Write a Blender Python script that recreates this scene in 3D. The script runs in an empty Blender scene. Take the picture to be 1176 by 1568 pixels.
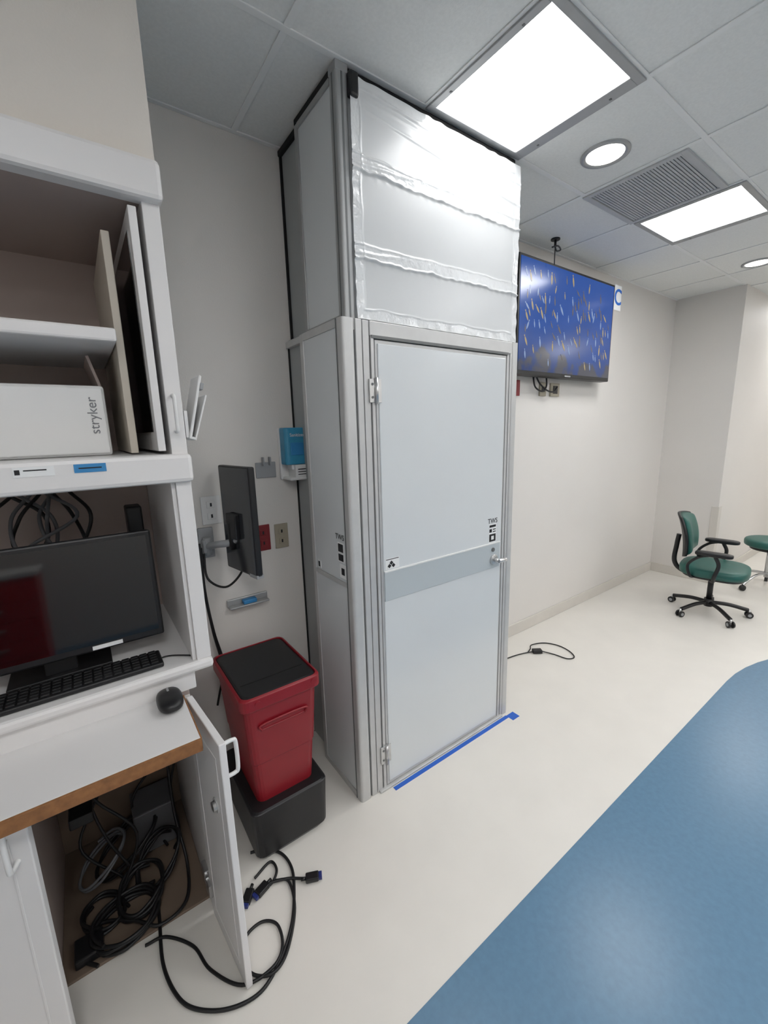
import bpy, bmesh, math, random
from mathutils import Vector, Matrix
random.seed(4)
sc=bpy.context.scene
sc.view_settings.view_transform='Standard'
sc.view_settings.look='None'
sc.view_settings.exposure=0.0

# ------------------------------------------------------------ materials
def lin(c):
    return tuple(((x/255)/12.92 if x/255<=0.04045 else ((x/255+0.055)/1.055)**2.4) for x in c)
def mat(name,rgb,rough=0.5,metal=0.0,var=0.04,scale=8.0,bump=0.0,bscale=60.0,spec=0.5,emit=None,estr=0,coat=0,trans=0):
    m=bpy.data.materials.new(name); m.use_nodes=True
    nt=m.node_tree; b=nt.nodes['Principled BSDF']
    c=lin(rgb)
    tc=nt.nodes.new('ShaderNodeTexCoord')
    n=nt.nodes.new('ShaderNodeTexNoise'); n.inputs['Scale'].default_value=scale; n.inputs['Detail'].default_value=4
    nt.links.new(tc.outputs['Object'],n.inputs['Vector'])
    r=nt.nodes.new('ShaderNodeValToRGB')
    r.color_ramp.elements[0].position=0.3; r.color_ramp.elements[1].position=0.7
    r.color_ramp.elements[0].color=tuple(x*(1-var) for x in c)+(1,)
    r.color_ramp.elements[1].color=tuple(min(1,x*(1+var)) for x in c)+(1,)
    nt.links.new(n.outputs['Fac'],r.inputs['Fac']); nt.links.new(r.outputs['Color'],b.inputs['Base Color'])
    b.inputs['Roughness'].default_value=rough; b.inputs['Metallic'].default_value=metal
    b.inputs['Specular IOR Level'].default_value=spec
    if bump:
        n2=nt.nodes.new('ShaderNodeTexNoise'); n2.inputs['Scale'].default_value=bscale; n2.inputs['Detail'].default_value=3
        nt.links.new(tc.outputs['Object'],n2.inputs['Vector'])
        bp=nt.nodes.new('ShaderNodeBump'); bp.inputs['Strength'].default_value=bump; bp.inputs['Distance'].default_value=0.01
        nt.links.new(n2.outputs['Fac'],bp.inputs['Height']); nt.links.new(bp.outputs['Normal'],b.inputs['Normal'])
    if emit:
        b.inputs['Emission Color'].default_value=lin(emit)+(1,); b.inputs['Emission Strength'].default_value=estr
    return m
M={}
M['wall']=mat('wall_paint',(218,214,209),0.6,var=0.012,scale=2,bump=0.08,bscale=150,spec=0.3)
M['soffit']=mat('soffit_paint',(218,212,204),0.6,var=0.012,scale=2,bump=0.08,bscale=150,spec=0.3)
M['floor']=mat('floor_vinyl_cream',(220,216,209),0.34,var=0.02,scale=5,bump=0.03,bscale=12,spec=0.45)
M['blue']=mat('floor_vinyl_blue',(88,123,150),0.3,var=0.07,scale=45,bump=0.05,bscale=14,spec=0.5)
M['ceil']=mat('ceiling_tile',(229,229,226),0.9,var=0.03,scale=90,bump=0.12,bscale=250,spec=0.1)
M['grid']=mat('ceiling_grid_paint',(230,230,228),0.5,var=0.01)
M['alu']=mat('anodised_aluminium',(195,195,194),0.42,0.3,var=0.03,scale=20)
M['aluu']=mat('anodised_aluminium_grey',(165,166,166),0.42,0.35,var=0.03,scale=20)
M['alud']=mat('aluminium_groove',(110,112,112),0.5,0.3,var=0.03)
M['panel']=mat('booth_panel_white',(210,214,216),0.2,var=0.012,scale=2,spec=0.6,bump=0.02,bscale=3)
M['band']=mat('booth_panel_grey',(181,189,193),0.35,var=0.012,scale=2)
M['greyp']=mat('booth_filler_grey',(158,161,161),0.5,var=0.02)
M['film']=mat('plastic_film',(206,208,209),0.3,var=0.03,scale=3,bump=0.15,bscale=5,spec=0.6)
M['tape']=mat('clear_tape',(220,222,223),0.2,var=0.04,scale=14,bump=0.45,bscale=30,spec=0.9)
M['black']=mat('black_plastic',(20,20,22),0.4,var=0.1,spec=0.5)
M['foam_shadow']=mat('black_foam_and_gap_shadow',(16,16,17),0.9,var=0.1)  # foam of the top seal; also paints the shadow gap at the wall
M['rubber']=mat('black_rubber',(15,15,17),0.5,var=0.1)
M['white']=mat('white_laminate',(220,218,217),0.4,var=0.012,scale=3)
M['edge']=mat('edge_banding',(205,196,182),0.5,var=0.02,scale=3)
M['inner']=mat('laminate_interior',(172,157,150),0.5,var=0.03,scale=3)
M['innerd']=mat('cabinet_back_and_floor_shade',(118,102,88),0.6,var=0.08,scale=3)  # brown back panel; on the cavity floor it paints shade
M['whitep']=mat('white_plastic',(222,222,221),0.35,var=0.01)
M['grayp']=mat('grey_plastic',(150,152,154),0.4,var=0.03)
M['greyc']=mat('grey_cable',(95,96,99),0.5,var=0.05)
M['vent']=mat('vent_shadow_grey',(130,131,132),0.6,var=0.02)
M['ventl']=mat('vent_louver',(180,181,182),0.5,var=0.02)
M['wood']=mat('plywood_edge',(138,94,56),0.55,var=0.25,scale=40)
M['screen']=mat('monitor_glass',(11,11,13),0.05,var=0.05,spec=0.8)
M['screen2']=mat('monitor_glass_matte',(46,48,52),0.14,var=0.05,spec=1.0)
M['red']=mat('red_plastic',(134,20,32),0.38,var=0.05,scale=12)
M['redo']=mat('red_outlet',(125,28,34),0.4,var=0.04)
M['redc']=mat('cart_red_enamel',(190,25,35),0.35,var=0.03)
M['beigeo']=mat('beige_outlet',(160,152,134),0.5,var=0.03)
M['steel']=mat('brushed_steel',(205,205,205),0.28,0.9,var=0.05)
M['teal']=mat('sanitizer_blue',(58,140,175),0.35,var=0.08,scale=30)
M['bluetape']=mat('painters_tape',(40,95,190),0.6,var=0.06)
M['green']=mat('green_vinyl',(32,88,80),0.42,var=0.08,scale=25)
M['paper']=mat('paper_label',(228,229,229),0.7,var=0.01)
M['ink']=mat('ink',(25,25,28),0.7)
M['inkb']=mat('blue_ink',(30,100,190),0.6)
M['inkg']=mat('grey_ink',(120,122,126),0.6)
M['lblue']=mat('blue_label',(52,130,185),0.5,var=0.03)
M['base']=mat('cove_base',(206,201,193),0.5,var=0.02)
M['lens']=mat('light_lens',(255,255,255),0.5,emit=(252,252,252),estr=20.5)
M['lensd']=mat('light_lens_dimmed',(255,255,255),0.5,emit=(252,252,252),estr=9)  # emission dimmed to keep the nearby film from blowing out
M['lens2']=mat('downlight_lens',(255,255,255),0.5,emit=(255,249,240),estr=3)
M['vga']=mat('vga_blue',(36,48,110),0.4)

def tv_material():
    m=bpy.data.materials.new('tv_screen_picture'); m.use_nodes=True; nt=m.node_tree; b=nt.nodes['Principled BSDF']
    L=nt.links.new; N=nt.nodes.new
    tc=N('ShaderNodeTexCoord')
    sep=N('ShaderNodeSeparateXYZ'); L(tc.outputs['Generated'],sep.inputs[0])
    n0=N('ShaderNodeTexNoise'); n0.inputs['Scale'].default_value=2.2; L(tc.outputs['Generated'],n0.inputs['Vector'])
    add=N('ShaderNodeMath'); add.operation='ADD'; L(sep.outputs['Z'],add.inputs[0]); L(n0.outputs['Fac'],add.inputs[1])
    r0=N('ShaderNodeValToRGB'); L(add.outputs[0],r0.inputs['Fac'])
    e=r0.color_ramp.elements; e[0].position=0.5; e[0].color=lin((8,46,104))+(1,); e[1].position=1.0; e[1].color=lin((6,70,152))+(1,)
    p=r0.outputs[0]
    n2=N('ShaderNodeTexNoise'); n2.inputs['Scale'].default_value=6.0; n2.inputs['Detail'].default_value=6; L(tc.outputs['Object'],n2.inputs['Vector'])
    s2=N('ShaderNodeMath'); s2.operation='MULTIPLY_ADD'; L(sep.outputs['Z'],s2.inputs[0]); s2.inputs[1].default_value=-0.8; L(n2.outputs['Fac'],s2.inputs[2])
    g=N('ShaderNodeMapRange'); g.inputs[1].default_value=0.37; g.inputs[2].default_value=0.45; L(s2.outputs[0],g.inputs[0])
    mx2=N('ShaderNodeMix'); mx2.data_type='RGBA'; L(g.outputs[0],mx2.inputs[0]); L(p,mx2.inputs[6]); mx2.inputs[7].default_value=lin((62,64,74))+(1,)
    b.inputs['Base Color'].default_value=(0.01,0.01,0.015,1)
    L(mx2.outputs[2],b.inputs['Emission Color']); b.inputs['Emission Strength'].default_value=0.95
    b.inputs['Roughness'].default_value=0.2
    return m
M['tv']=tv_material()
def emis(name,rgb):
    m=mat(name,(10,10,12),0.3,emit=rgb,estr=.9); return m
M['fish1']=emis('fish_pale',(130,152,190)); M['fish2']=emis('fish_gold',(166,148,104)); M['fish3']=emis('fish_brown',(98,92,92))

# ------------------------------------------------------------ builders
def link(o): sc.collection.objects.link(o); return o
FACES=[(3,2,1,0),(4,5,6,7),(0,1,5,4),(1,2,6,5),(2,3,7,6),(3,0,4,7)]
def addbox(bm,x0,x1,y0,y1,z0,z1):
    P=[(x0,y0,z0),(x1,y0,z0),(x1,y1,z0),(x0,y1,z0),(x0,y0,z1),(x1,y0,z1),(x1,y1,z1),(x0,y1,z1)]
    v=[bm.verts.new(p) for p in P]
    for f in FACES: bm.faces.new([v[i] for i in f])
class G:
    """top-level Empty + named part meshes"""
    def __init__(s,name,loc=(0,0,0),rz=0,rot=None,sc_=1.0):
        s.e=link(bpy.data.objects.new(name,None)); s.e.empty_display_size=0.1
        s.T=Matrix.Translation(Vector(loc))@(rot if rot else Matrix.Rotation(rz,4,'Z'))@Matrix.Scale(sc_,4)
        s.e.matrix_world=s.T
    def put(s,name,me,mats,smooth=False,bev=0,seg=2):
        o=link(bpy.data.objects.new(name,me))
        for m in mats: me.materials.append(M[m] if isinstance(m,str) else m)
        if smooth:
            for p in me.polygons: p.use_smooth=True
        if bev:
            b=o.modifiers.new('bevel','BEVEL'); b.width=bev; b.segments=seg; b.limit_method='ANGLE'; b.angle_limit=math.radians(40)
        o.parent=s.e
        return o
    def box(s,name,x0,x1,y0,y1,z0,z1,m,bev=0.0,R=None,seg=2):
        bm=bmesh.new(); addbox(bm,x0,x1,y0,y1,z0,z1)
        if R is not None: bm.transform(R)
        me=bpy.data.meshes.new(name); bm.to_mesh(me); bm.free()
        return s.put(name,me,[m],bev=bev,seg=seg)
    def boxes(s,name,L,m,bev=0.0,R=None):
        bm=bmesh.new()
        for b in L: addbox(bm,*b)
        if R is not None: bm.transform(R)
        me=bpy.data.meshes.new(name); bm.to_mesh(me); bm.free()
        return s.put(name,me,[m],bev=bev)
    def cyl(s,name,a,b,r,m,r2=None,n=24,bev=0):
        a=Vector(a);b=Vector(b); d=b-a
        bm=bmesh.new()
        bmesh.ops.create_cone(bm,cap_ends=True,segments=n,radius1=r,radius2=r if r2 is None else r2,depth=d.length)
        q=d.to_track_quat('Z','Y').to_matrix().to_4x4()
        bm.transform(Matrix.Translation((a+b)/2)@q)
        me=bpy.data.meshes.new(name); bm.to_mesh(me); bm.free()
        for p in me.polygons: p.use_smooth=len(p.vertices)==4
        return s.put(name,me,[m],bev=bev)
    def sup(s,name,c,a,m,e=(0.35,0.35),R=None,n=32):
        bm=bmesh.new(); nu,nv=n,n//2
        def f(w,k): return math.copysign(abs(w)**k,w)
        rows=[]
        for j in range(1,nv):
            ph=-math.pi/2+math.pi*j/nv
            rows.append([bm.verts.new((a[0]*f(math.cos(ph),e[0])*f(math.cos(2*math.pi*i/nu),e[1]),a[1]*f(math.cos(ph),e[0])*f(math.sin(2*math.pi*i/nu),e[1]),a[2]*f(math.sin(ph),e[0]))) for i in range(nu)])
        bo=bm.verts.new((0,0,-a[2])); to=bm.verts.new((0,0,a[2]))
        for j in range(len(rows)-1):
            for i in range(nu): bm.faces.new([rows[j][i],rows[j][(i+1)%nu],rows[j+1][(i+1)%nu],rows[j+1][i]])
        for i in range(nu):
            bm.faces.new([bo,rows[0][(i+1)%nu],rows[0][i]]); bm.faces.new([to,rows[-1][i],rows[-1][(i+1)%nu]])
        if R is not None: bm.transform(R)
        bm.transform(Matrix.Translation(c))
        me=bpy.data.meshes.new(name); bm.to_mesh(me); bm.free()
        return s.put(name,me,[m],smooth=True)
    def loft(s,name,rings,m,bev=0,smooth=False,cap=True):
        bm=bmesh.new(); R=[[bm.verts.new(p) for p in r] for r in rings]; n=len(R[0])
        for j in range(len(R)-1):
            for i in range(n): bm.faces.new([R[j][i],R[j][(i+1)%n],R[j+1][(i+1)%n],R[j+1][i]])
        if cap: bm.faces.new(list(reversed(R[0]))); bm.faces.new(R[-1])
        bmesh.ops.recalc_face_normals(bm,faces=bm.faces)
        me=bpy.data.meshes.new(name); bm.to_mesh(me); bm.free()
        return s.put(name,me,[m],bev=bev,smooth=smooth)
    def tube(s,name,pts,r,m,smooth=True):
        splines=pts if isinstance(pts[0][0],(tuple,list)) else [pts]
        cu=bpy.data.curves.new(name,'CURVE'); cu.dimensions='3D'; cu.bevel_depth=r; cu.bevel_resolution=3; cu.use_fill_caps=True
        for P in splines:
            Q=cat(P) if smooth else P
            sp=cu.splines.new('POLY'); sp.points.add(len(Q)-1)
            for i,q in enumerate(Q): sp.points[i].co=(q[0],q[1],q[2],1)
        o=link(bpy.data.objects.new(name,cu)); cu.materials.append(M[m]); o.parent=s.e
        return o
    def text(s,name,body,size,Mx,m,ex=0.0005,off=0):
        cu=bpy.data.curves.new(name,'FONT'); cu.body=body; cu.size=size; cu.extrude=ex; cu.offset=off; cu.align_x='CENTER'; cu.align_y='CENTER'
        o=link(bpy.data.objects.new(name,cu)); cu.materials.append(M[m]); o.parent=s.e; o.matrix_local=Mx
        return o
def cat(P,n=8):
    P=[Vector(p) for p in P]
    if len(P)<3: return P
    E=[P[0]*2-P[1]]+P+[P[-1]*2-P[-2]]; o=[]
    for i in range(1,len(E)-2):
        a,b,c,d=E[i-1:i+3]
        for k in range(n):
            t=k/n; o.append(0.5*((2*b)+(c-a)*t+(2*a-5*b+4*c-d)*t*t+(3*b-a-3*c+d)*t**3))
    o.append(P[-1]); return o
def rrect(x0,x1,y0,y1,r,z,n=5):
    o=[]
    for cx,cy,a0 in [(x1-r,y1-r,0),(x0+r,y1-r,90),(x0+r,y0+r,180),(x1-r,y0+r,270)]:
        for k in range(n+1):
            a=math.radians(a0+90*k/n); o.append((cx+r*math.cos(a),cy+r*math.sin(a),z))
    return o
def single(name,L,m,bev=0):
    bm=bmesh.new()
    for b in L: addbox(bm,*b)
    me=bpy.data.meshes.new(name); bm.to_mesh(me); bm.free(); me.materials.append(M[m])
    o=link(bpy.data.objects.new(name,me))
    if bev:
        b=o.modifiers.new('bevel','BEVEL'); b.width=bev; b.segments=2; b.limit_method='ANGLE'
    return o
RX=lambda a:Matrix.Rotation(math.radians(a),4,'X')
RY=lambda a:Matrix.Rotation(math.radians(a),4,'Y')
RZ=lambda a:Matrix.Rotation(math.radians(a),4,'Z')
TR=lambda *p:Matrix.Translation(p)

# ------------------------------------------------------------ room
H=2.925; XL=-1.45; XR=7.4; YF=-4.7
single('floor',[(XL,XR,YF,0.0,-0.05,0)],'floor')
single('ceiling',[(XL,XR,YF,0.0,H,H+0.05)],'ceil')
single('wall_back',[(XL,5.02,0,0.1,0,H)],'wall')
single('wall_column',[(5.02,XR,-0.576,0.1,0,H)],'wall')
single('wall_left',[(XL-0.1,XL,YF,0,0,H)],'wall')
single('wall_right',[(XR,XR+0.1,YF,0,0,H)],'wall')
single('wall_front',[(XL-0.1,XR+0.1,YF-0.1,YF,0,H)],'wall')
single('baseboard_back',[(0.07,5.02,-0.012,-0.0005,0,0.1)],'base',0.004)
single('baseboard_column',[(5.008,5.0195,-0.588,-0.012,0,0.1),(5.008,XR,-0.588,-0.5765,0,0.1)],'base',0.004)
single('trim_corner_guard',[(5.012,5.0195,-0.584,-0.52,0.11,0.82),(5.018,5.09,-0.584,-0.577,0.11,0.82)],'base',0.002)
bm=bmesh.new()
pts=[(XL,YF),(4.55,YF),(4.55,-2.6)]
for k in range(0,17):
    a=math.radians(90*k/16); pts.append((3.05+1.5*math.cos(a),-2.6+1.33*math.sin(a)))
pts.append((XL,-1.27))
bm.faces.new([bm.verts.new((p[0],p[1],0.0015)) for p in pts])
me=bpy.data.meshes.new('floor_inlay'); bm.to_mesh(me); bm.free(); me.materials.append(M['blue']); link(bpy.data.objects.new('floor_blue_inlay',me))

T=0.58; TY=0.557
L=[]
x=1.07-T*4
while x<XR:
    if x>XL: L.append((x-0.012,x+0.012,YF,0,H-0.005,H))
    x+=T
for k in range(8):
    yy=-0.555-TY*k
    if yy>YF: L.append((XL,XR,yy-0.012,yy+0.012,H-0.0055,H))
L.append((XL,XR,-0.02,0,H-0.006,H))
single('ceiling_grid',L,'grid',0.0015)

def troffer(ix,iy):
    x0=1.07+T*ix; y0=-0.555-TY*iy
    g=G('ceiling_light_panel',(x0+T/2,y0-TY/2,H))
    w=T/2;d=TY/2
    g.boxes('frame',[(-w,w,-d,-d+0.03,-0.012,0),(-w,w,d-0.03,d,-0.012,0),(-w,-w+0.03,-d+.03,d-.03,-0.012,0),(w-0.06,w,-d+.03,d-.03,-0.012,0)],'aluu',0.002)
    g.box('lens',-w+0.03,w-0.06,-d+0.03,d-0.03,-0.006,-0.001,'lensd' if (ix,iy)==(0,0) else 'lens')
    g.boxes('screws',[(sx*(w-0.02)-.004,sx*(w-0.02)+.004,sy*(d-.12)-.004,sy*(d-.12)+.004,-0.014,-0.012) for sx in(-1,1) for sy in(-1,1)],'alud')
for ix,iy in [(0,0),(3,0),(0,3),(3,3),(6,3),(9,0),(9,3),(0,6),(3,6),(6,6),(-3,3),(-3,6)]:  # first two are in view; the rest are unseen, added for illumination
    troffer(ix,iy)
def downlight(x,y):
    g=G('recessed_downlight',(x,y,H))
    bm=bmesh.new(); n=40
    prof=[(0.106,0),(0.106,-0.006),(0.09,-0.010),(0.082,-0.003),(0.08,-0.001)]
    rr=[[bm.verts.new((r*math.cos(2*math.pi*i/n),r*math.sin(2*math.pi*i/n),z)) for i in range(n)] for r,z in prof]
    for j in range(len(rr)-1):
        for i in range(n): bm.faces.new([rr[j][i],rr[j][(i+1)%n],rr[j+1][(i+1)%n],rr[j+1][i]])
    me=bpy.data.meshes.new('trim'); bm.to_mesh(me); bm.free(); g.put('trim_ring',me,['aluu'],smooth=True)
    g.cyl('lens',(0,0,-0.004),(0,0,-0.0005),0.082,'lens2')
downlight(1.97,-0.80); downlight(4.41,-0.79)
g=G('air_vent',(2.52,-0.79,H))
g.boxes('frame',[(-.28,.28,-.25,-.22,-.012,0),(-.28,.28,.22,.25,-.012,0),(-.28,-.25,-.22,.22,-.012,0),(.25,.28,-.22,.22,-.012,0)],'ventl',0.002)
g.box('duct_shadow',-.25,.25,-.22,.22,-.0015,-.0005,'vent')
g.boxes('louvers',[(-.25,.25,-.22+.44*k/30,-.22+.44*k/30+.010,-.007,-.003) for k in range(30)],'ventl')
g=G('ceiling_hook',(2.60,-0.15,H))
g.cyl('plate',(0,0,-.008),(0,0,0),.03,'black'); g.cyl('stem',(0,0,-.05),(0,0,-.008),.008,'black')
g.tube('hook',[(0,0,-.05),(.02,0,-.07),(.05,-.01,-.06),(-.0,-.02,-.05),(-.05,-.01,-.065)],.005,'black')
g.cyl('drop_wire',(0,0,-.16),(0,0,-.05),.003,'black')

# ------------------------------------------------------------ booth
g=G('isolation_booth',(1.15,-0.4,0))
ox,oy=1.15,-0.4
def bb(name,x0,x1,y0,y1,z0,z1,m,bev=0.003): return g.box(name,x0-ox,x1-ox,y0-oy,y1-oy,z0,z1,m,bev)
def bbs(name,Ls,m,bev=0.0): return g.boxes(name,[(a-ox,b-ox,c-oy,d-oy,e,f) for a,b,c,d,e,f in Ls],m,bev)
X0,X1,Y0,Y1=0.632,1.668,-0.58,-0.22
h=2.1
def post(name,cx0,cx1,cy0,cy1,z0,z1,r=0.012,m='alu'):
    rg=[[(p[0]-ox,p[1]-oy,z) for p in rrect(cx0,cx1,cy0,cy1,r,0,4)] for z in (z0,z1)]
    return g.loft(name,rg,m)
post('lower_post_1',X0,X0+0.056,Y0,Y0+0.05,0,h,0.014)
post('lower_post_2',X1-0.045,X1,Y0,Y0+0.05,0,h,0.012)
bb('lower_post_3',X0,X0+0.03,Y1-0.03,Y1,0,h,'alu')
bb('lower_post_4',X1-0.03,X1,Y1-0.03,Y1,0,h,'alu')
bb('post_side_groove',X0-.001,X0+.01,Y0+.040,Y0+.046,0,h,'alud',0)
bbs('jamb_profiles',[(X0+0.061,X0+0.088,Y0+.002,Y0+.04,0,h),(X0+0.093,X0+0.122,Y0+.004,Y0+.04,0,h),(X0+0.127,X0+0.142,Y0+.0,Y0+.04,0,2.045),
   (X1-0.062,X1-0.048,Y0+.002,Y0+.04,0,h),(X1-0.083,X1-0.066,Y0+.004,Y0+.04,0,2.045)],'alu',0.002)
bbs('jamb_gaps',[(X0+0.05,X0+0.13,Y0+.012,Y0+.03,0,h-.002),(X1-.09,X1-.045,Y0+.012,Y0+.03,0,h-.002)],'alud')
bb('header',X0+0.124,X1-0.05,Y0+.001,Y0+.045,2.045,h,'alu')
bb('header_lip',X0+0.13,X1-0.08,Y0-.003,Y0+.01,2.036,2.048,'alud',0.001)
bb('mid_cap',X0+.02,X1-.01,Y0+.01,Y1,h-0.04,h-0.002,'alu')
dx0,dx1=X0+0.148,X1-0.089
bb('door_frame',dx0,dx1,Y0+.004,Y0+.034,0.012,2.034,'alu')
bb('door_panel',dx0+.010,dx1-.010,Y0-.001,Y0+.02,0.03,2.02,'panel',0.004)
bb('door_mid_band',dx0+.012,dx1-.022,Y0-.005,Y0+.01,0.948,1.085,'band',0.002)
bb('door_band_lip',dx0+.012,dx1-.022,Y0-.007,Y0+.0,1.080,1.087,'whitep',0.001)
bb('door_threshold',X0+.1,X1-.05,Y0-.012,Y0+.04,0,0.011,'alu')
for i,z in enumerate((1.84,0.19)):
    g.cyl('hinge_pin_%d'%i,(dx0-.004-ox,Y0-.008-oy,z-.05),(dx0-.004-ox,Y0-.008-oy,z+.05),.0075,'steel')
    bbs('hinge_leaf_%d'%i,[(dx0-.035,dx0-.006,Y0-.004,Y0+.002,z-.045,z+.045),(dx0-.002,dx0+.022,Y0-.004,Y0+.002,z-.045,z+.045)],'steel',0.001)
    for zz in (-.025,0.025):
        g.cyl('hinge_screw',(dx0-.022-ox,Y0-.006-oy,z+zz),(dx0-.022-ox,Y0-.003-oy,z+zz),.005,'alud')
hx=1.505; hz=0.995
g.cyl('handle_rose',(hx-ox,Y0-.016-oy,hz),(hx-ox,Y0-.001-oy,hz),.028,'steel',bev=.003)
g.cyl('handle_neck',(hx-ox,Y0-.045-oy,hz),(hx-ox,Y0-.014-oy,hz),.011,'steel')
g.tube('handle_lever',[(hx-ox,Y0-.042-oy,hz),(hx+.025-ox,Y0-.046-oy,hz),(hx+.055-ox,Y0-.042-oy,hz-.003)],.0115,'steel')
g.cyl('lock_cylinder',(hx-.005-ox,Y0-.010-oy,hz+.055),(hx-.005-ox,Y0-.001-oy,hz+.055),.011,'alud')
def label(px,pz,txt,s,side=False):
    if not side:
        g.text('label_text',txt,s,TR(px-ox,Y0-.0018-oy,pz)@RX(90),'ink',.0003)
    else:
        g.text('label_text',txt,s,TR(X0-.0008-ox,px-oy,pz)@RZ(-90)@RX(90),'ink',.0003)
label(1.498,1.205,'TWS',.036)
bb('label_card',1.468,1.528,Y0-.0020,Y0,1.09,1.19,'paper',0)
bbs('label_print',[(1.473,1.523,Y0-.0026,Y0,1.095,1.135),(1.473,1.492,Y0-.0026,Y0,1.145,1.163),(1.473,1.523,Y0-.0026,Y0,1.172,1.184),(1.500,1.523,Y0-.0026,Y0,1.145,1.150),(1.500,1.523,Y0-.0026,Y0,1.157,1.162)],'ink')
bb('label_symbol',1.488,1.508,Y0-.003,Y0,1.105,1.125,'paper',0)
bb('label_card_2',0.80,0.875,Y0-.0020,Y0,1.092,1.14,'paper',0); bb('label_rule',0.803,0.872,Y0-.0026,Y0,1.134,1.137,'ink',0)
for xx,zz in ((.820,1.106),(.842,1.106),(.831,1.119)):
    g.box('label_diamond',-.007,.007,-.0008,.0,-.007,.007,'ink',0,R=TR(xx-ox,Y0-.0024-oy,zz)@RY(45))
for sx,(xa,xb) in enumerate(((X0+.004,X0+.016),(X1-.016,X1-.004))):
    bb('side_panel_upper_%d'%sx,xa,xb,Y0+.05,Y1-.028,1.055,2.07,'panel',0.001)
    bb('side_panel_lower_%d'%sx,xa,xb,Y0+.05,Y1-.028,0.03,1.035,'panel',0.001)
for sx,(xa,xb) in enumerate(((X0,X0+.025),(X1-.025,X1))):
    bbs('side_rails_%d'%sx,[(xa,xb,Y0+.05,Y1-.03,2.07,2.1),(xa,xb,Y0+.05,Y1-.03,1.036,1.054),(xa,xb,Y0+.05,Y1-.03,0,0.03)],'alu',0.001)
label(-.490,1.250,'TWS',.034,True)
bb('side_label_1',X0+.002,X0+.005,-.515,-.465,1.14,1.225,'paper',0)
bbs('side_label_print',[(X0+.001,X0+.005,-.51,-.47,1.185,1.22),(X0+.001,X0+.005,-.51,-.47,1.145,1.175)],'ink')
bb('side_label_2',X0+.002,X0+.005,-.525,-.475,1.07,1.13,'paper',0); bb('side_label_2_print',X0+.001,X0+.005,-.515,-.49,1.085,1.115,'ink',0)
bb('side_label_3',X0+.002,X0+.005,-.30,-.265,1.065,1.10,'paper',0); bb('side_label_3_print',X0+.001,X0+.005,-.29,-.275,1.07,1.095,'ink',0)
bb('filler_left',0.678,0.70,Y1-.005,-0.002,0,h+.02,'greyp'); bb('filler_right',X1-.07,X1-.05,Y1-.005,-0.002,0,H-.005,'greyp')
bb('filler_left_top',0.70,0.72,Y1-.005,-0.002,h+.02,H-.004,'greyp')
bb('filler_cap',0.662,0.72,Y1+.0,-0.002,h-.02,h+.01,'alu')
bb('wall_gap_shadow',0.672,0.680,-0.012,-0.002,0,h,'foam_shadow',.001)  # this black strip and the next stand in for the wall gap's shadow
bb('wall_gap_shadow_top',0.690,0.702,-0.014,-0.002,h+.01,H-.01,'foam_shadow',.001)
U0,U1,V0=0.664,1.656,-0.556
h2=H-.035
post('upper_post_1',U0,U0+.05,V0,V0+.05,h,h2,0.010,'aluu')
post('upper_post_2',U1-.035,U1,V0,V0+.05,h,h2,0.01,'aluu')
bb('upper_post_3',U0,U0+.025,Y1-.025,Y1,h,h2,'aluu')
bb('upper_post_groove',U0+.020,U0+.027,V0-.001,V0+.01,h,h2,'alud',0)
bb('upper_post_groove_2',U0-.001,U0+.01,V0+.022,V0+.029,h,h2,'alud',0)
bb('upper_side_panel',U0+.006,U0+.018,V0+.05,Y1-.025,h+.02,h2-.02,'panel',.001)
bb('upper_side_panel_r',U1-.018,U1-.006,V0+.05,Y1-.025,h+.02,h2-.02,'panel',.001)
bbs('upper_side_rails',[(U0,U0+.025,V0+.05,Y1-.025,h,h+.02),(U0,U0+.025,V0+.05,Y1-.025,h2-.02,h2),(U1-.025,U1,V0+.05,Y1,h,h+.02),(U1-.025,U1,V0+.05,Y1,h2-.02,h2)],'aluu',.001)
bbs('foam_top_seal',[(U0+.05,U1-.02,V0+.004,V0+.03,h2-.0,H-.012),(U0+.0,U0+.03,V0+.05,Y1,h2,H-.012),(U0+.02,U0+.045,Y1-.02,-.003,h2,H-.012)],'foam_shadow',.004)
bb('upper_post_cap',U0,U0+.05,V0,V0+.05,h2,H-.006,'aluu',.002)
g.box('post_clip',-.018,.018,-.02,.01,-.04,.035,'black',.008,R=TR(U0+.062-ox,V0-.004-oy,h2-.03))
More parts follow.
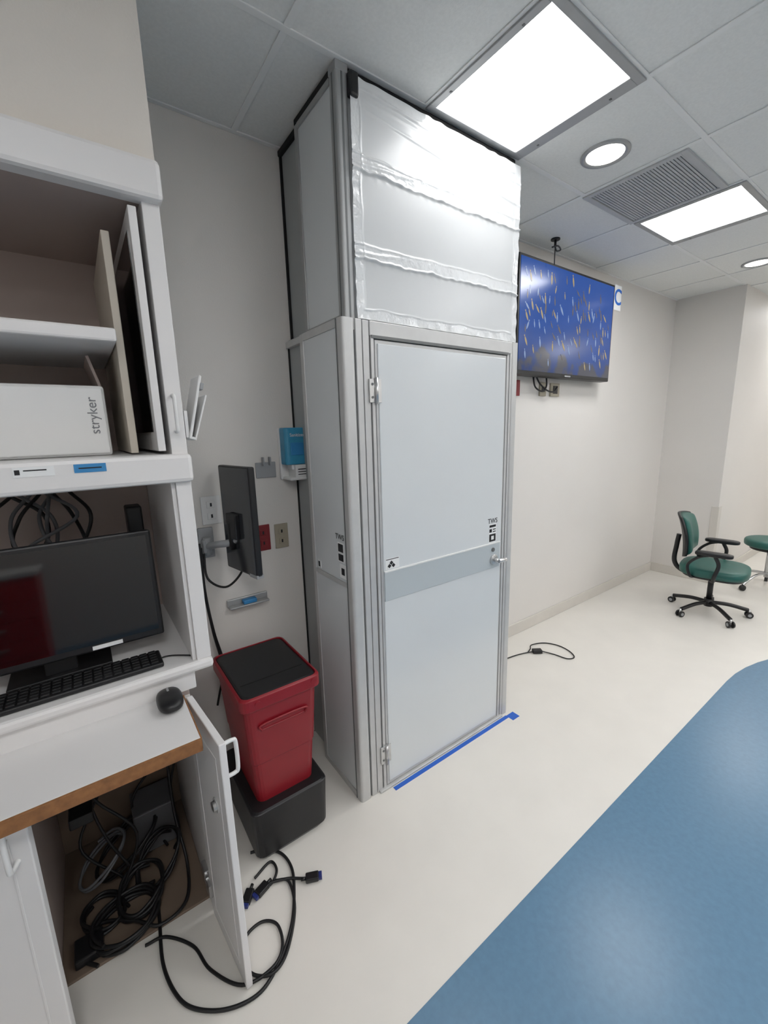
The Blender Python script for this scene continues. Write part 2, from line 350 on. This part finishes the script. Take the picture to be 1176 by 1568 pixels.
# plastic film sheet (flat, milky, taped seams)
def film():
    nx,nz=260,240; xa,xb=U0+.048,U1+.004; za,zb=h+.005,h2-.002
    bm=bmesh.new(); V=[]
    ss=lambda t:max(0,min(1,t))
    def seam(x,zc,ph): return zc+.004*math.sin(4*x+ph)+.0015*math.sin(37*x+ph*3)
    for j in range(nz+1):
        row=[]
        for i in range(nx+1):
            x=xa+(xb-xa)*i/nx; z=za+(zb-za)*j/nz
            d=0
            left=math.exp(-((x-xa)/.25)**2); right=math.exp(-((x-xb)/.12)**2)
            for zc,ph in ((2.635,.4),(2.345,1.9)):
                zs=seam(x,zc,ph)
                top=zs+.024; bot=zs-.024
                if bot<z<top: d+=.0015
                cr=(math.sin(23*x+ph)+.6*math.sin(61*x+2*ph)+.5*math.sin(111*x))*.5
                d+=(.0036+.003*max(0,cr)+.005*left+.003*right)*math.exp(-((z-bot-.004*cr)/.004)**2)
                d+=(.0022+.002*left)*math.exp(-((z-top-.002*cr)/.0035)**2)
                d+=.004*left*math.exp(-((z-zs-.07*(x-xa)+.008)/.006)**2)
                d+=.0009*math.sin(150*x+60*z)*math.exp(-((z-bot)/.012)**2)
            for z0_,k,am in ((2.862,-.055,.003),(2.835,-.045,.002),(2.805,-.09,.0028)):
                d+=am*math.exp(-((z-z0_-k*(x-xa))/.006)**2)*ss((x-xa)/.08)
            e=min(x-xa,xb-x,z-za,zb-z)
            if e<.036:
                d+=.0015
                w_=z if (e==x-xa or e==xb-x) else x
                d+=.0022*math.sin(44*w_+3*math.sin(17*w_)+30*e)*(1-e/.036)
            wig=.004*math.sin(30*(x+z))*math.sin(13*(x-z))
            d+=.003*math.exp(-((e-.038-wig)/.003)**2)
            d+=.003*math.sin(5*x+1)*math.sin(6*z)
            row.append(bm.verts.new((x-ox,V0-.008-d-oy,z)))
        V.append(row)
    for j in range(nz):
        for i in range(nx):
            x=xa+(xb-xa)*(i+.5)/nx; z=za+(zb-za)*(j+.5)/nz
            f=bm.faces.new([V[j][i],V[j][i+1],V[j+1][i+1],V[j+1][i]])
            e=min(x-xa,xb-x,z-za,zb-z)
            t=e<.036 or abs(z-seam(x,2.635,.4))<.024 or abs(z-seam(x,2.345,1.9))<.024
            f.material_index=1 if t else 0
    me=bpy.data.meshes.new('film'); bm.to_mesh(me); bm.free()
    g.put('plastic_film_sheet',me,['film','tape'],smooth=True)
    bb('film_backing',xa,xb-.01,V0+.006,V0+.012,za,zb,'panel',0)
film()
single('painters_tape_strip',[(0.80,1.64,-0.618,-0.596,0.0002,0.0012),(1.64,1.70,-0.65,-0.60,0.0002,0.0012)],'bluetape')

# ------------------------------------------------------------ television
g=G('flat_screen_television',(2.89,-0.07,2.415))
w,hh=.625,.378
g.box('housing',-w,w,-.045,.03,-hh,hh,'black',.006)
g.box('screen',-w+.018,w-.018,-.0475,-.044,-hh+.028,hh-.018,'tv')
g.box('mount_bracket',-.25,.25,.03,.068,-.2,.2,'black')
g.box('logo_badge',-.04,.04,-.0475,-.045,-hh+.008,-hh+.018,'grayp')
def school(name,n,m,seed,sp_):
    rr=random.Random(seed); bm=bmesh.new(); done=[]
    tries=0
    while len(done)<n and tries<4000:
        tries+=1
        cx=rr.uniform(-w+.06,w-.06); cz=rr.gauss(.0-.10*cx,.13)
        if abs(cz)>hh-.07 or any(abs(cx-a)<.024 and abs(cz-b)<.055 for a,b in sp_): continue
        done.append((cx,cz)); sp_.append((cx,cz))
        l=rr.uniform(.024,.040); wd=l*.26; t=math.radians(rr.gauss(108,16))
        c,s=math.cos(t),math.sin(t)
        prof=[(-1,.0),(-.6,.7),(0,1),(.5,.8),(.8,.25),(1.15,.7),(1.15,-.7),(.8,-.25),(.5,-.8),(0,-1),(-.6,-.7)]
        bm.faces.new([bm.verts.new((cx+l*a*c-wd*b*s,-.0482,cz+l*a*s+wd*b*c)) for a,b in prof])
    me=bpy.data.meshes.new(name); bm.to_mesh(me); bm.free(); g.put(name,me,[m])
occ=[]
school('screen_fish_pale',34,'fish1',1,occ); school('screen_fish_gold',34,'fish2',2,occ); school('screen_fish_brown',34,'fish3',3,occ)
g=G('letter_sign',(3.555,-0.122,2.70))
g.box('card',-.055,.055,-.001,.001,-.095,.095,'paper')
g.text('letter','C',.17,TR(0,-.002,0)@RX(90),'inkb',.001,.002)
g=G('red_power_outlet',(2.42,-0.008,1.96)); g.box('plate',-.035,.035,-.006,.0075,-.055,.055,'redo',.003)
g=G('data_outlet',(2.90,-0.008,1.96)); g.box('plate',-.06,.06,-.006,.0075,-.05,.05,'beigeo',.003); g.box('sockets',-.03,.03,-.009,-.005,-.03,.03,'black',.002)
g=G('data_outlet',(2.74,-0.008,1.96)); g.box('plate',-.04,.04,-.006,.0075,-.05,.05,'beigeo',.003); g.box('sockets',-.02,.02,-.009,-.005,-.02,.02,'black',.002)
g=G('television_cable',(2.7,-0.03,2.0))
g.tube('cable',[[(-.12,0,.06),(-.1,-.01,-.03),(-.02,-.02,-.06),(.04,-.01,-.02),(.05,0,.05)],[(.2,0,-.02),(.12,-.02,-.06),(.03,-.02,-.05),(-.05,-.01,.0),(-.08,0,.05)]],.006,'rubber')

# ------------------------------------------------------------ casework
FY=-0.62
ox,oy=-0.6,-0.3
CX0,CX1=-1.44,0.055
def cb(name,x0,x1,y0,y1,z0,z1,m,bev=0.002): return g.box(name,x0-ox,x1-ox,y0-oy,y1-oy,z0,z1,m,bev)
def dh(g,name,p0,p1,out,m='whitep',r=.006):
    p0=Vector(p0);p1=Vector(p1);o=Vector(out); g.tube(name,[tuple(p) for p in (p0,p0+o*.75,p0+o+(p1-p0)*.12,p1+o-(p1-p0)*.12,p1+o*.75,p1)],r,m)
g=G('upper_storage_cabinet',(ox,oy,0))
cb('side_right',0.012,CX1,FY,-.002,1.58,2.32,'white')
cb('pocket_partition',-.082,-.062,FY+.09,-.03,1.64,2.24,'edge')
cb('back_panel',CX0,0.012,-.03,-.003,1.56,2.32,'inner')
cb('header',CX0,CX1+.008,FY-.03,FY+.03,2.295,2.392,'white',.012)
cb('top_panel',CX0,0.012,FY+.03,-.03,2.30,2.34,'inner')
cb('ledge',CX0,CX1+.006,FY-.025,-.03,1.552,1.635,'white',.012)
cb('upper_shelf',CX0,-.085,FY+.015,-.03,1.94,1.975,'white',.006)
cb('pocket_door',-.022,-.002,FY+.0,-.12,1.645,2.28,'white',.002)
cb('pocket_door_glass',-.0245,-.0215,FY+.045,-.16,1.70,2.235,'screen',0)
dh(g,'pocket_door_handle',(.03-ox,FY-.0-oy,1.70),(.03-ox,FY-.0-oy,1.80),(0,-.03,0),'whitep',.005)
cb('ledge_label_white',-.345,-.265,FY-.0265,FY-.024,1.598,1.622,'paper',0); cb('ledge_label_lines',-.325,-.28,FY-.0272,FY-.026,1.612,1.615,'ink',0); cb('ledge_label_code',-.342,-.332,FY-.0272,FY-.026,1.604,1.616,'ink',0)
cb('ledge_label_blue',-.225,-.155,FY-.0265,FY-.024,1.60,1.622,'lblue',0); cb('ledge_label_text',-.215,-.165,FY-.0272,FY-.026,1.610,1.613,'ink',0)
g=G('hutch_side_panel',(ox,oy,0))
cb('side_right',0.012,CX1,FY,-.002,0.972,1.553,'white'); cb('side_inner',0.0,0.012,FY+.01,-.03,.972,1.552,'white')
g=G('hutch_back_panel',(ox,oy,0))
cb('back_panel',CX0,0.0,-.03,-.003,0.972,1.552,'inner')
g=G('base_cabinet_desk',(ox,oy,0))
cb('side_lower',-.035,-.017,FY+.0,-.002,0.0,.842,'white')
cb('keyboard_shelf',CX0,CX1+.004,FY-.012,-.003,.940,.972,'white',.01)
cb('apron',CX0,.002,FY+.01,FY+.03,.875,.941,'white')
cb('desk_top',CX0,-.045,-.868,FY+.04,.842,.877,'white',.001)
cb('desk_wood_edge',CX0,-.043,-.876,-.8685,.840,.8765,'wood',.001)
cb('desk_wood_end',-.0445,-.041,-.868,FY-.01,.840,.8765,'wood',.001)
cb('lower_top',CX0,-.017,FY+.04,-.03,.842,.876,'inner')
cb('lower_stile_left',-.495,-.475,FY+.02,-.03,0,.842,'inner')
cb('lower_floor_shaded',-.475,-.036,FY+.05,-.03,0.0,.010,'innerd')  # room floor drawn as a raised brown panel, its shade in the colour
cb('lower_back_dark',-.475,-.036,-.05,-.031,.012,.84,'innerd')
cb('lower_door_closed',CX0,-.935,FY-.012,FY+.012,0.03,.825,'white',.003)
for z in (.15,.70): cb('hinge_%d'%int(z*100),-.050,-.034,FY+.0,FY+.05,z-.025,z+.025,'steel')
single('wall_soffit',[(XL,0.06,-0.60,0,2.396,H)],'soffit')

def cabdoor(loc,a,Lw,z1,handle_out):
    g=G('open_cabinet_door',loc,rz=a)
    g.box('slab',0,Lw,-.010,.010,0,z1,'white',.003)
    g.boxes('routed_groove',[(.04,Lw-.04,-.0115,-.0095,.06,.066),(.04,Lw-.04,-.0115,-.0095,z1-.07,z1-.064),(.04,.046,-.0115,-.0095,.06,z1-.064),(Lw-.046,Lw-.04,-.0115,-.0095,.06,z1-.064)],'white',.001)
    s=handle_out
    dh(g,'pull_handle',(Lw-.03,s*.01,z1-.13),(Lw-.03,s*.01,z1-.025),(0,s*.035,0))
    return g
g=cabdoor((-.028,FY-.014,0.006),math.atan2(-.285,.026),.287,.862,1)
g.cyl('lock_body',(.20,-.022,.610),(.20,.018,.610),.014,'steel'); g.cyl('lock_collar',(.20,-.013,.610),(.20,-.010,.610),.022,'alu')
g.box('hinge_low',-.01,.03,-.022,-.010,.10,.15,'steel',.002); g.box('hinge_high',-.01,.03,-.022,-.010,.68,.73,'steel',.002)
g=cabdoor((-.89,FY-.02,0.02),math.radians(-19),.492,.815,-1)

g=G('document_holder',(.058,-.60,1.68))
g.box('side_bracket',0,.01,-.012,.05,.0,.08,'whitep',.002)
g.box('tray_back',.006,.014,-.02,.09,.0,.19,'whitep',.003,R=RY(14))
g.box('tray_front',.022,.027,-.02,.09,.0,.14,'whitep',.002,R=RY(18))
g.box('tray_lip',.010,.027,-.02,.09,.0,.008,'whitep',.002,R=RY(16))
g.box('clip',.014,.024,-.02,.02,.15,.170,'grayp',.002,R=RY(14))

g=G('equipment_case',(-.36,-.30,1.636))
g.box('body',-.28,.235,-.18,.2,0,.20,'whitep',.008)
g.box('front_bezel',-.275,.23,-.186,-.178,.006,.194,'whitep',.004)
g.text('logo_text','stryker',.036,TR(.20,-.187,.115)@RX(90)@RZ(90),'inkg')
g=G('leaning_panel',(-.13,-.30,1.84))
g.box('sheet',-.004,.004,-.12,.12,0,.09,'inner',.001,R=RY(-14))

g=G('computer_monitor',(-.34,-.47,.974),rot=RX(-4))
g.box('bezel',-.30,.285,-.018,.012,.06,.415,'black',.006)
g.box('glass',-.285,.27,-.0195,-.017,.083,.40,'screen',.0)
g.box('rear_shell',-.2,.2,.012,.045,.12,.36,'black',.01)
g.box('stand_neck',-.04,.04,.02,.05,.008,.2,'black',.004)
g.box('asset_label',.085,.165,-.0205,-.018,.066,.078,'paper')
g.box('stand_foot',-.13,.13,-.0,.14,-.001,.009,'black',.003,R=RX(4))
g=G('computer_keyboard',(-.31,-.545,.973))
g.box('body',-.235,.23,-.05,.05,0,.016,'black',.005)
kb=[]
for r in range(5):
    for c in range(18): kb.append((-.222+.0246*c,-.222+.0246*c+.020,-.044+.0176*r,-.044+.0176*r+.0135,.016,.022))
g.boxes('keys',kb,'rubber',.0015)
g=G('computer_mouse',(-.085,-.665,.878))
g.sup('shell',(0,0,.019),(.036,.06,.0185),'black',(.7,.8)); g.box('wheel',-.003,.003,.02,.038,.034,.039,'grayp',.001)
g.tube('cord',[(0,.05,.014),(.005,.065,.03),(-.01,.09,.102),(-.03,.11,.098),(.02,.13,.098),(.08,.09,.098),(.10,.06,.098)],.0025,'rubber')
g=G('cable_bundle',(-.3,-.15,1.0))
sp=[]
for k in range(10):
    x=random.uniform(-.18,.1); sp.append([(x,.06,.5),(x+random.uniform(-.1,.1),random.uniform(-.05,.05),.42),(x+random.uniform(-.1,.1),random.uniform(-.05,.05),.3),(x+random.uniform(-.15,.15),random.uniform(-.05,.05),.15),(x,.0,-.02)])
g.tube('cables_dark',sp[:5],.006,'rubber'); g.tube('cables_grey',sp[5:],.006,'greyc')
g.box('power_adapter',.20,.25,-.10,-.02,.30,.44,'black',.006)

# ------------------------------------------------------------ monitor on wall arm
g=G('arm_mounted_monitor',(.205,0,1.195))
g.box('mount_plate',-.03,.035,-.02,-.001,-.06,.08,'grayp',.004)
g.box('arm_joint',-.02,.02,-.055,-.02,-.03,.03,'grayp',.006)
g.tube('arm',[(0,-.04,0),(.03,-.12,.02),(.07,-.16,.03),(.11,-.19,.06)],.016,'grayp')
g.cyl('pivot',(0,-.04,-.04),(0,-.04,.04),.017,'grayp'); g.cyl('pivot_2',(.075,-.17,-.0),(.075,-.17,.12),.014,'black')
ang=math.atan2(-.25,.048)
Rm=TR(.083,-.075,.13)@Matrix.Rotation(ang,4,'Z')
g.box('screen_shell',0,.26,-.014,.014,-.23,.232,'black',.006,R=Rm)
g.box('rear_cover',.006,.252,-.0155,-.013,-.222,.225,'screen2',.001,R=Rm)
g.box('vesa_plate',.07,.15,-.035,-.015,-.08,.03,'black',.004,R=Rm)
g.box('front_glass',.008,.252,.0138,.015,-.22,.222,'screen',0,R=Rm)
g.box('base_button_strip',.20,.26,-.016,.016,-.234,-.218,'grayp',.002,R=Rm)
g.tube('cables',[[(-.02,-.045,-.03),(-.02,-.07,-.14),(.04,-.12,-.18),(.1,-.16,-.12),(.12,-.19,-.03)],[(-.03,-.05,0),(-.035,-.06,-.2),(-.01,-.03,-.42),(.02,-.02,-.6),(.0,-.02,-.75)],[(-.035,-.05,.02),(-.04,-.07,-.2),(-.015,-.03,-.42),(.01,-.02,-.62),(-.03,-.02,-.8)],[(.09,-.17,.12),(.12,-.2,.05),(.10,-.2,-.05),(.13,-.2,-.12)]],.005,'rubber')
def plate(name,x,z,w,hh,m,slot=True):
    g=G(name,(x,0,z)); g.box('plate',-w/2,w/2,-.008,-.001,-hh/2,hh/2,m,.003)
    if slot:
        for s in (-1,1): g.box('socket',-w*.22,w*.22,-.011,-.007,s*hh*.2-hh*.12,s*hh*.2+hh*.12,m,.003); g.box('slot',-.004,.004,-.0115,-.0105,s*hh*.2-.008,s*hh*.2+.008,'ink')
plate('electrical_outlet',.57,1.175,.07,.125,'beigeo'); plate('red_emergency_outlet',.475,1.18,.07,.13,'redo')
plate('electrical_outlet',.245,1.35,.085,.13,'whitep')
g=G('cable_wall_bracket',(.515,0,1.515)); g.box('plate',-.05,.05,-.01,-.001,-.04,.035,'grayp',.003); g.boxes('prongs',[(-.02,-.013,-.035,-.01,.02,.06),(.013,.02,-.035,-.01,.02,.06)],'grayp',.002)
g=G('scope_holder_bar',(.37,0,.885))
g.box('plate',-.10,.10,-.012,-.001,-.018,.022,'aluu',.006); g.box('tray',-.095,.095,-.05,-.012,-.018,-.008,'aluu',.003); g.box('blue_insert',-.03,.035,-.045,-.012,-.008,.012,'lblue',.004)
g=G('hand_sanitizer_dispenser',(.645,0,1.46))
g.box('back_plate',-.06,.06,-.02,-.001,.0,.25,'whitep',.006)
g.loft('body',[[(p[0],p[1],p[2]) for p in rrect(-.06,.056,-.10,-.02,.02,z)] for z in (.075,.25)],'teal',bev=.006)
g.box('clear_window',-.035,.03,-.103,-.099,.12,.18,'lblue',.004)
g.text('label_text','Sanitizer',.022,TR(0,-.104,.215)@RX(90),'paper')
g.box('nozzle',-.03,.03,-.09,-.03,.05,.077,'whitep',.005)
g.box('drip_tray',-.05,.055,-.11,-.002,-.0,.014,'whitep',.005)
g.box('instruction_box',-.02,.055,-.108,-.02,.012,.074,'whitep',.003)
g.boxes('instruction_text',[(-.008,.045,-.1090,-.1080,.050,.055),(-.008,.035,-.1090,-.1080,.038,.042),(-.008,.040,-.1090,-.1080,.026,.030)],'ink')

# ------------------------------------------------------------ trash bin
g=G('red_waste_bin',(.305,-.365,0))
def ring(w,d,z,r=.03,dy=0): return [(p[0],p[1]+dy,p[2]) for p in rrect(-w,w,-d,d,r,z,4)]
g.loft('base_tub',[ring(.135,.19,0.0),ring(.155,.21,.03),ring(.162,.215,.235),ring(.152,.205,.24)],'black',bev=.004)
g.loft('body',[ring(.118,.165,.2,.03),ring(.132,.178,.42,.03),ring(.135,.182,.425,.03),ring(.150,.196,.69,.03)],'red',bev=.003)
g.loft('rim',[ring(.150,.196,.672,.03),ring(.163,.209,.676,.03),ring(.163,.209,.722,.03),ring(.152,.198,.728,.03),ring(.15,.196,.70,.03)],'red',bev=.003,cap=False)
g.loft('lid',[ring(.150,.196,.69,.03),ring(.150,.196,.722,.03),ring(.14,.186,.726,.03)],'black',bev=.003)
g.box('lid_flap_line',-.13,.13,-.10,-.096,.725,.7275,'rubber')
g.tube('embossed_grip',[(-.09,-.193,.575),(-.085,-.197,.60),(.085,-.197,.60),(.09,-.193,.575)],.005,'red')
g.tube('grip_lower',[(-.09,-.190,.575),(.09,-.190,.575)],.004,'red',smooth=False)
g.cyl('rim_catch_1',(-.10,-.212,.70),(-.10,-.205,.70),.012,'red'); g.cyl('rim_catch_2',(.13,-.212,.705),(.13,-.205,.705),.012,'red')

# ------------------------------------------------------------ office chair
def chair(name,loc,ang,k_=1.0):
    g=G(name,loc,rz=ang,sc_=k_)
    for k in range(5):
        a=math.radians(72*k+20); c,s=math.cos(a),math.sin(a)
        g.tube('base_leg_%d'%k,[(0.03*c,.03*s,.105),(.15*c,.15*s,.10),(.29*c,.29*s,.07)],.017,'black')
        px,py=.30*c,.30*s
        for sd in (-1,1):
            g.cyl('caster_%d'%k,(px-s*sd*.010,py+c*sd*.010,.028),(px-s*sd*.024,py+c*sd*.024,.028),.028,'black',bev=.003)
            g.cyl('caster_hub_%d'%k,(px-s*sd*.024,py+c*sd*.024,.028),(px-s*sd*.026,py+c*sd*.026,.028),.014,'grayp')
        g.cyl('caster_stem_%d'%k,(px,py,.03),(px,py,.075),.009,'steel')
    g.cyl('hub',(0,0,.07),(0,0,.14),.035,'black'); g.cyl('gas_lift',(0,0,.13),(0,0,.37),.022,'black')
    g.box('mechanism',-.11,.10,-.08,.08,.33,.38,'black',.01)
    g.sup('seat_pan',(0.01,0,.385),(.225,.225,.022),'black',(.4,.6))
    g.sup('seat',(.01,0,.425),(.25,.25,.048),'green',(.45,.62))
    Rb=TR(-.245,0,.71)@RY(-10)
    def back(nm,t0,t1,wid,hei,m,z0=0):
        bm=bmesh.new(); n=20; Rr=[]
        for side,t in ((0,t0),(1,t1)):
            rows=[]
            for j in range(n+1):
                v=-1+2*j/n; row=[]
                for i in range(n+1):
                    u=-1+2*i/n
                    uu=u*math.sqrt(1-.30*v*v); vv=v*math.sqrt(1-.30*u*u)
                    e=max(abs(u),abs(v)); puff=(1-e**6)
                    x=.05*uu*uu+(t*puff if side else t)+.02*(1-vv*vv)
                    row.append(bm.verts.new((x,uu*wid,vv*hei+z0)))
                rows.append(row)
            Rr.append(rows)
        for s_,rows in enumerate(Rr):
            for j in range(n):
                for i in range(n):
                    f=[rows[j][i],rows[j][i+1],rows[j+1][i+1],rows[j+1][i]]
                    bm.faces.new(f if s_ else f[::-1])
        A,B=Rr
        for i in range(n):
            for q in ((A[0][i],A[0][i+1],B[0][i+1],B[0][i]),(A[n][i+1],A[n][i],B[n][i],B[n][i+1]),(A[i+1][0],A[i][0],B[i][0],B[i+1][0]),(A[i][n],A[i+1][n],B[i+1][n],B[i][n])):
                bm.faces.new(q)
        bmesh.ops.recalc_face_normals(bm,faces=bm.faces)
        bm.transform(Rb); me=bpy.data.meshes.new(nm); bm.to_mesh(me); bm.free(); g.put(nm,me,[m],smooth=True)
    back('backrest_shell',-.022,-.002,.215,.205,'black'); back('backrest_cushion',0,.055,.208,.198,'green')
    g.tube('back_support',[(-.08,0,.35),(-.22,0,.36),(-.29,0,.44),(-.285,0,.60),(-.275,0,.70)],.02,'black')
    for sd in (-1,1):
        y=sd*.275
        g.tube('arm_frame_%d'%(sd+1),[(.0,sd*.18,.375),(.03,sd*.24,.375),(.04,y,.43),(.06,y,.53),(.03,y,.605)],.015,'black')
        g.tube('arm_rear_%d'%(sd+1),[(-.1,sd*.17,.375),(-.13,y*.95,.40),(-.15,y,.50),(-.08,y,.58),(.0,y,.61)],.012,'black')
        g.sup('armrest_pad_%d'%(sd+1),(.02,y,.62),(.13,.038,.02),'black',(.5,.5))
chair('office_chair',(4.17,-.82,0),math.radians(-80),.98)

g=G('rolling_stool',(5.27,-.97,0))
for k in range(5):
    a=math.radians(72*k+10); c,s=math.cos(a),math.sin(a)
    g.tube('leg_%d'%k,[(0,0,.16),(.12*c,.12*s,.15),(.22*c,.22*s,.10),(.27*c,.27*s,.06)],.013,'steel')
    g.cyl('caster_%d'%k,(.27*c-s*.014,.27*s+c*.014,.028),(.27*c+s*.014,.27*s-c*.014,.028),.028,'black')
g.cyl('column',(0,0,.12),(0,0,.44),.022,'steel')
g.sup('seat',(0,0,.475),(.21,.21,.045),'green',(.45,1.0)); g.cyl('seat_plate',(0,0,.41),(0,0,.435),.16,'black')

# red supply cart standing behind the viewpoint (seen mirrored in the desk monitor)
g=G('red_supply_cart',(-1.0,-3.75,0))
g.box('body',-.36,.36,-.24,.24,.12,.98,'redc',.01); g.box('top',-.38,.38,-.26,.26,.98,1.02,'whitep',.008)
g.boxes('drawers',[(-.33,.33,.24,.252,.15+.16*k,.29+.16*k) for k in range(5)],'redc',.004)
g.boxes('drawer_pulls',[(-.12,.12,.252,.27,.24+.16*k,.255+.16*k) for k in range(5)],'steel',.003)
for sx in (-.3,.3):
    for sy in (-.19,.19):
        g.cyl('caster',(sx-.015,sy,.05),(sx+.015,sy,.05),.05,'black'); g.cyl('caster_stem',(sx,sy,.05),(sx,sy,.12),.012,'steel')

# ------------------------------------------------------------ cables on floor
z=.008
g=G('video_cable',(0.1,-.7,0))
def W(L,zz=z): return [(x-.1,y+.7,zz if len(t)==0 else t[0]) for (x,y,*t) in L]
g.tube('cable_main',W([(-.16,-.40,.018),(-.19,-.46,.018),(-.20,-.56,.014),(-.21,-.69),(-.19,-.80),(-.15,-.87),(-.07,-.93),(.02,-.95),(.10,-.91),(.17,-.84),(.22,-.75),(.25,-.66),(.24,-.58),(.19,-.52),(.14,-.50)]),.0055,'rubber')
g.tube('cable_loop',W([(.12,-.61),(.19,-.585),(.20,-.63),(.17,-.665),(.13,-.67)],.009),.005,'rubber')
g.tube('cable_loop_2',W([(.18,-.665),(.22,-.70),(.20,-.80),(.13,-.90),(.07,-.935,.018),(.02,-.90),(-.0,-.84),(.03,-.78),(.09,-.77),(.13,-.81),(.12,-.88),(.07,-.92,.016),(-.02,-.90),(-.09,-.80),(-.12,-.70),(-.19,-.62,.016),(-.25,-.60)],.009),.005,'rubber')
g.tube('cable_tail',W([(.13,-.67),(.16,-.665),(.22,-.69),(.26,-.72),(.28,-.735)],.012),.005,'rubber')
def plug(x,y,a,m='black'):
    R=TR(x-.1,y+.7,.014)@RZ(a)
    g.box('plug_body',-.028,.022,-.016,.016,-.009,.009,m,.004,R=R); g.box('plug_shell',.022,.034,-.013,.013,-.006,.006,'vga',.001,R=R); g.cyl('plug_relief',R@Vector((-.045,0,0)),R@Vector((-.026,0,0)),.006,m)
plug(.30,-.745,-25); plug(.125,-.67,200); plug(.075,-.665,230)

g=G('cable_tangle',(-.25,-.3,0))
sp=[];sp2=[]
def coil(cx,cy,rx,ry,turns,z0,rot,lst,tilt=0):
    P=[]; n=int(turns*10)
    for i in range(n+1):
        a=2*math.pi*i/10; k=1+.10*math.sin(i*.63+rot*5)+.05*math.sin(i*2.1)
        X=rx*k*math.cos(a); Y=ry*k*math.sin(a)
        P.append((cx+X*math.cos(rot)-Y*math.sin(rot),cy+X*math.sin(rot)+Y*math.cos(rot),z0+.004*(i/3)+tilt*(X/rx+1)))
    lst.append(P)
coil(-.05,-.20,.10,.085,3.6,.018,.3,sp); coil(.02,-.14,.085,.07,2.7,.03,1.2,sp,.02); coil(-.11,-.12,.07,.06,2.4,.02,2.0,sp)
coil(.08,-.06,.08,.07,2.6,.02,.7,sp,.05); coil(-.02,.05,.11,.08,2.3,.02,.2,sp,.06)
coil(-.10,.02,.08,.06,2.2,.05,.4,sp2,.05)
g.tube('floor_coils',sp,.0058,'rubber'); g.tube('grey_coils',sp2,.005,'greyc')
sp=[]
for k in range(5):
    x=random.uniform(-.12,.15); y=random.uniform(.0,.18)
    sp.append([(x,y,.80),(x+random.uniform(-.06,.06),y-.03,.6),(x+random.uniform(-.08,.08),y,.4),(x+random.uniform(-.1,.1),y-.05,.22),(x+random.uniform(-.05,.05),y-.1,.05),(x,y-.15,.03)])
g.tube('hanging_cables',sp,.005,'rubber')
g.tube('spill_cable',[(-.13,-.28,.02),(-.17,-.22,.02),(-.12,-.15,.03),(-.02,-.22,.04),(.05,-.28,.03),(.14,-.25,.03),(.17,-.12,.05),(.16,0,.2),(.17,.1,.5)],.0058,'rubber')
g.box('power_brick_1',-.16,-.09,-.05,.06,.35,.39,'black',.004); g.box('power_brick_2',.03,.1,.1,.2,.5,.6,'greyc',.004); g.box('power_brick_3',-.19,-.11,-.25,-.17,.012,.045,'black',.005)
g.box('network_box',.02,.17,.05,.2,.012,.20,'greyc',.006)
g=G('power_adapter',(2.40,-.29,0))
g.box('brick',-.035,.035,-.022,.022,.002,.028,'black',.005,R=RZ(-35))
g.tube('cord',[[(-.03,.02,.012),(-.12,.06,.006),(-.22,.08,.006),(-.33,.09,.006)],[(.03,-.02,.012),(.07,-.10,.006),(.09,-.19,.006),(.15,-.21,.006),(.20,-.14,.006),(.21,-.04,.006),(.16,.05,.006),(.06,.09,.006),(.0,.06,.006),(-.06,.04,.006)]],.004,'rubber')

# ------------------------------------------------------------ camera & world
w=bpy.data.worlds.new('world'); sc.world=w; w.use_nodes=True
w.node_tree.nodes['Background'].inputs[0].default_value=(.8,.82,.85,1); w.node_tree.nodes['Background'].inputs[1].default_value=.3
cam=bpy.data.cameras.new('camera'); co=link(bpy.data.objects.new('camera',cam)); sc.camera=co
yaw,pit,rol=.623,-.194,-.027
f=Vector((math.sin(yaw)*math.cos(pit),math.cos(yaw)*math.cos(pit),math.sin(pit)))
r=Vector((math.cos(yaw),-math.sin(yaw),0)); u=r.cross(f)
c,s=math.cos(rol),math.sin(rol); r2=c*r+s*u; u2=-s*r+c*u
mw=Matrix.Identity(4)
for i in range(3):
    mw[i][0]=r2[i]; mw[i][1]=u2[i]; mw[i][2]=-f[i]
mw[0][3],mw[1][3],mw[2][3]=-.212,-1.989,1.689
co.matrix_world=mw
cam.sensor_fit='HORIZONTAL'; cam.sensor_width=36; cam.lens=36*641.878/1176; cam.clip_start=.02
